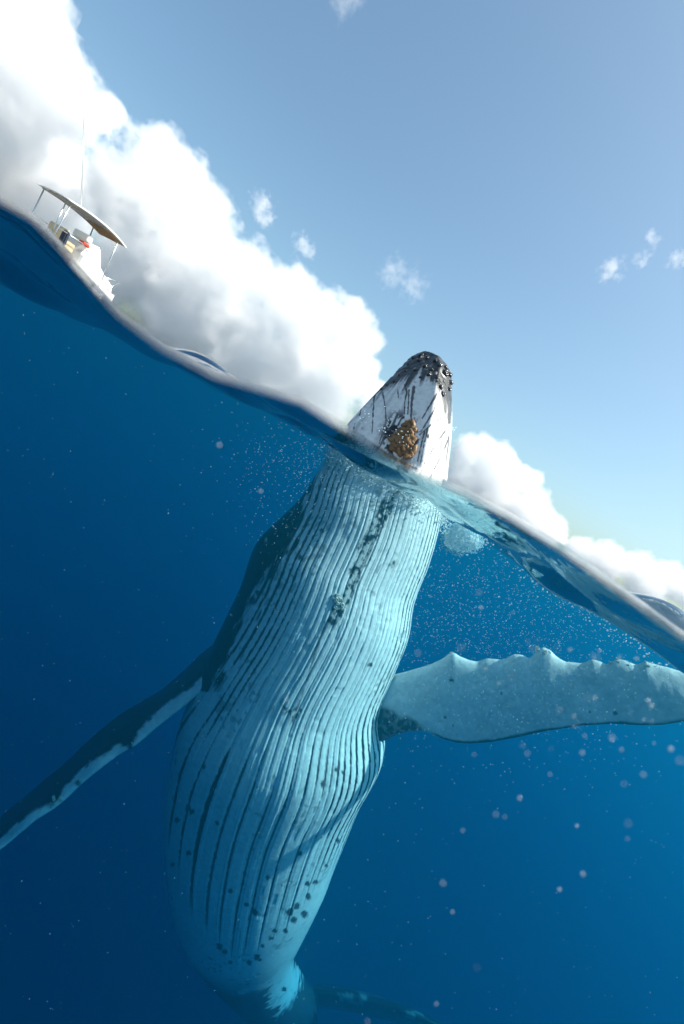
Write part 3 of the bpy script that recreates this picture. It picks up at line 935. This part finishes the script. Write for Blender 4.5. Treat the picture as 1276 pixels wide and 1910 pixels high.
    for sy in (-1, 1):
        tube('bow_rail', [(1.9, sy * .9, 1.2), (2.5, sy * .6, 1.75), (3.2, sy * .12, 1.95)], .02, steel)
make_boat()

# ------------------------------------------------------------------ bubbles, foam, drifting specks
def ico_points(sub):
    bm = bmesh.new()
    bmesh.ops.create_icosphere(bm, subdivisions=sub, radius=1)
    v = np.array([tuple(q.co) for q in bm.verts])
    f = np.array([[q.index for q in t.verts] for t in bm.faces])
    bm.free()
    return v, f
ICO = {1: ico_points(1), 2: ico_points(2)}
def speck_mesh(name, pos, rad, sub, mat, label, cat=None):
    v, f = ICO[sub]
    pos, rad = np.asarray(pos), np.asarray(rad)
    sq = RNG.uniform(.75, 1.2, (len(pos), 1, 3))
    V = (v[None] * rad[:, None, None] * sq + pos[:, None]).reshape(-1, 3)
    Fq = (f[None] + (np.arange(len(pos)) * len(v))[:, None, None]).reshape(-1, 3)
    o = link(name, mesh_np(name, V, Fq.tolist()), mat)
    tag(o, label, cat, kind='stuff')
    return o
def frothy(name, col, rough):
    """thin-walled bubbles: light passes through as well as off them"""
    m, n, l = new_mat(name)
    p = n['Principled BSDF']
    p.inputs['Base Color'].default_value = (*col, 1)
    p.inputs['Roughness'].default_value = rough
    p.inputs['Specular IOR Level'].default_value = .8
    t = n.new('ShaderNodeBsdfTranslucent')
    t.inputs[0].default_value = (*col, 1)
    a = n.new('ShaderNodeBsdfTransparent')
    m1, m2 = n.new('ShaderNodeMixShader'), n.new('ShaderNodeMixShader')
    m1.inputs[0].default_value, m2.inputs[0].default_value = .5, .25
    l.new(p.outputs[0], m1.inputs[1]); l.new(t.outputs[0], m1.inputs[2])
    l.new(m1.outputs[0], m2.inputs[1]); l.new(a.outputs[0], m2.inputs[2])
    l.new(m2.outputs[0], n['Material Output'].inputs[0])
    return m
bub_m = frothy('air_bubble', (.72, .86, .92), .15)
foam_m = frothy('sea_foam', (.92, .92, .92), .4)
def scatter(n, zr, dens, rr):
    """random specks in the water in front of the lens, thinned by a density over the picture"""
    P, Rr = [], []
    while len(P) < n:
        x, y = RNG.uniform(-60, 1340), RNG.uniform(380, 1960)
        Z = RNG.uniform(*zr)
        if RNG.rand() > dens(x, y):
            continue
        p = pt(x, y, Z)
        if p.z > float(water_h(np.array([p.x]), np.array([p.y]))[0]) - .02 - .02 * Z:
            continue
        P.append(tuple(p))
        Rr.append(RNG.uniform(*rr) * RNG.uniform(.6, 1.0) * Z)
    return P, Rr
def d_fine(x, y):
    a = math.exp(-((x - 950) / 260) ** 2 - ((y - 1150) / 170) ** 2)
    b = math.exp(-((x - 600) / 130) ** 2 - ((y - 880) / 110) ** 2) * .9
    return min(1, a + b + .012)
P, Rr = scatter(5000, (2.2, 4.2), d_fine, (.0005, .0012))
speck_mesh('air_bubbles', P, Rr, 1, bub_m, 'cloud of tiny air bubbles drifting beside the whale and over its flipper')
def d_near(x, y):
    return min(1, .9 * math.exp(-((x - 1080) / 240) ** 2 - ((y - 1330) / 230) ** 2) + .012 + .1 * math.exp(-((x - 560) / 200) ** 2 - ((y - 830) / 120) ** 2))
P, Rr = scatter(70, (.16, .36), d_near, (.0018, .0040))
speck_mesh('drifting_specks', P, Rr, 2, bub_m, 'out of focus pale specks floating close to the lens', None)
# foam where the whale breaks the surface
bx_, by_, bz_, bP, bN, bTH = whale_pieces[0][3]
hh = water_h(bP[..., 0], bP[..., 1])
dz = bP[..., 2] - hh
m = (np.abs(dz + .10) < .16) & (np.cos(bTH) > -.6)
cand, cn = bP[m], bN[m]
i = RNG.randint(0, len(cand), 3600)
off = RNG.exponential(.06, (3600, 1))
fp = cand[i] + cn[i] * (off * .5 + .005) + RNG.normal(0, .03, (3600, 3))
fp[:, 2] = np.minimum(fp[:, 2], water_h(fp[:, 0], fp[:, 1]) - .01)
speck_mesh('surface_foam', fp, RNG.uniform(.004, .013, 3600) * RNG.uniform(.4, 1, 3600), 1, foam_m, 'fine white foam where the whale body meets the surface')
# burst of bubbles under the surface right of the whale: a puff of microbubbles and loose ones round it
c = pt(862, 1004, 5.6)
bm = bmesh.new()
bmesh.ops.create_icosphere(bm, subdivisions=5, radius=1)
for v_ in bm.verts:
    q = np.array(v_.co)
    f = 1 + .55 * (fbm(q * 2.3 + 4, 4, 33) - .5) + .16 * (vnoise(q * 9, 34) - .5) + .10 * (vnoise(q * 19, 35) - .5)
    w_ = RTn * q[0] * .20 * f + UPn * q[1] * .17 * f * (1 if q[1] > 0 else .85) + FWn * q[2] * .18 * f
    v_.co = c + Vector(w_)
me = bpy.data.meshes.new('bubble_burst')
bm.to_mesh(me); bm.free(); me.shade_smooth()
mb = frothy('burst_foam', (.95, .95, .95), .5)
mb.node_tree.nodes['Mix Shader.001'].inputs[0].default_value = .35
tag(link('bubble_burst', me, mb), 'white burst of bubbles under the surface right of the whale throat', kind='stuff')
n_ = 1400
q = RNG.normal(0, 1, (n_, 3))
q /= np.linalg.norm(q, axis=1)[:, None]
q *= RNG.uniform(.75, 1.3, (n_, 1))
bp = np.array(c) + q[:, :1] * .22 * RTn + q[:, 1:2] * .16 * UPn + q[:, 2:] * .2 * FWn
speck_mesh('burst_bubbles', bp, RNG.uniform(.003, .011, n_), 1, bub_m, 'loose small bubbles round the white bubble burst beside the whale')
# spray thrown up where the head comes out
P, Rr = [], []
for k_ in range(150):
    t_ = RNG.rand()
    if k_ < 60:
        x, y, Z = 832 + 16 * t_ + RNG.normal(0, 2), 808 - 9 * t_ + RNG.normal(0, 2), 5.2 + RNG.normal(0, .1)
    else:
        x = RNG.uniform(650, 850)
        y = np.interp(x, [640, 850], [770, 880]) - abs(RNG.normal(0, 16))
        Z = RNG.uniform(4.2, 5.0)
    P.append(tuple(pt(x, y, Z))); Rr.append(RNG.uniform(.002, .007))
speck_mesh('spray_droplets', P, Rr, 1, bub_m, 'small drops of spray round the whale head above the water')
# glints of bubbles strung under the surface at right
P, Rr = [], []
for t_ in RNG.rand(260):
    x = 850 + 400 * t_
    y = np.interp(x, [830, 1000, 1130, 1276], [962, 1078, 1170, 1258]) + RNG.normal(-8, 14)
    Z = RNG.uniform(1.4, 2.6)
    p = pt(x, y, Z)
    h_ = float(water_h(np.array([p.x]), np.array([p.y]))[0])
    if p.z < h_ - .01:
        P.append(tuple(p)); Rr.append(RNG.uniform(.0008, .0022) * Z)
speck_mesh('surface_bubbles', P, Rr, 1, bub_m, 'string of small bright bubbles under the rippled surface at right')
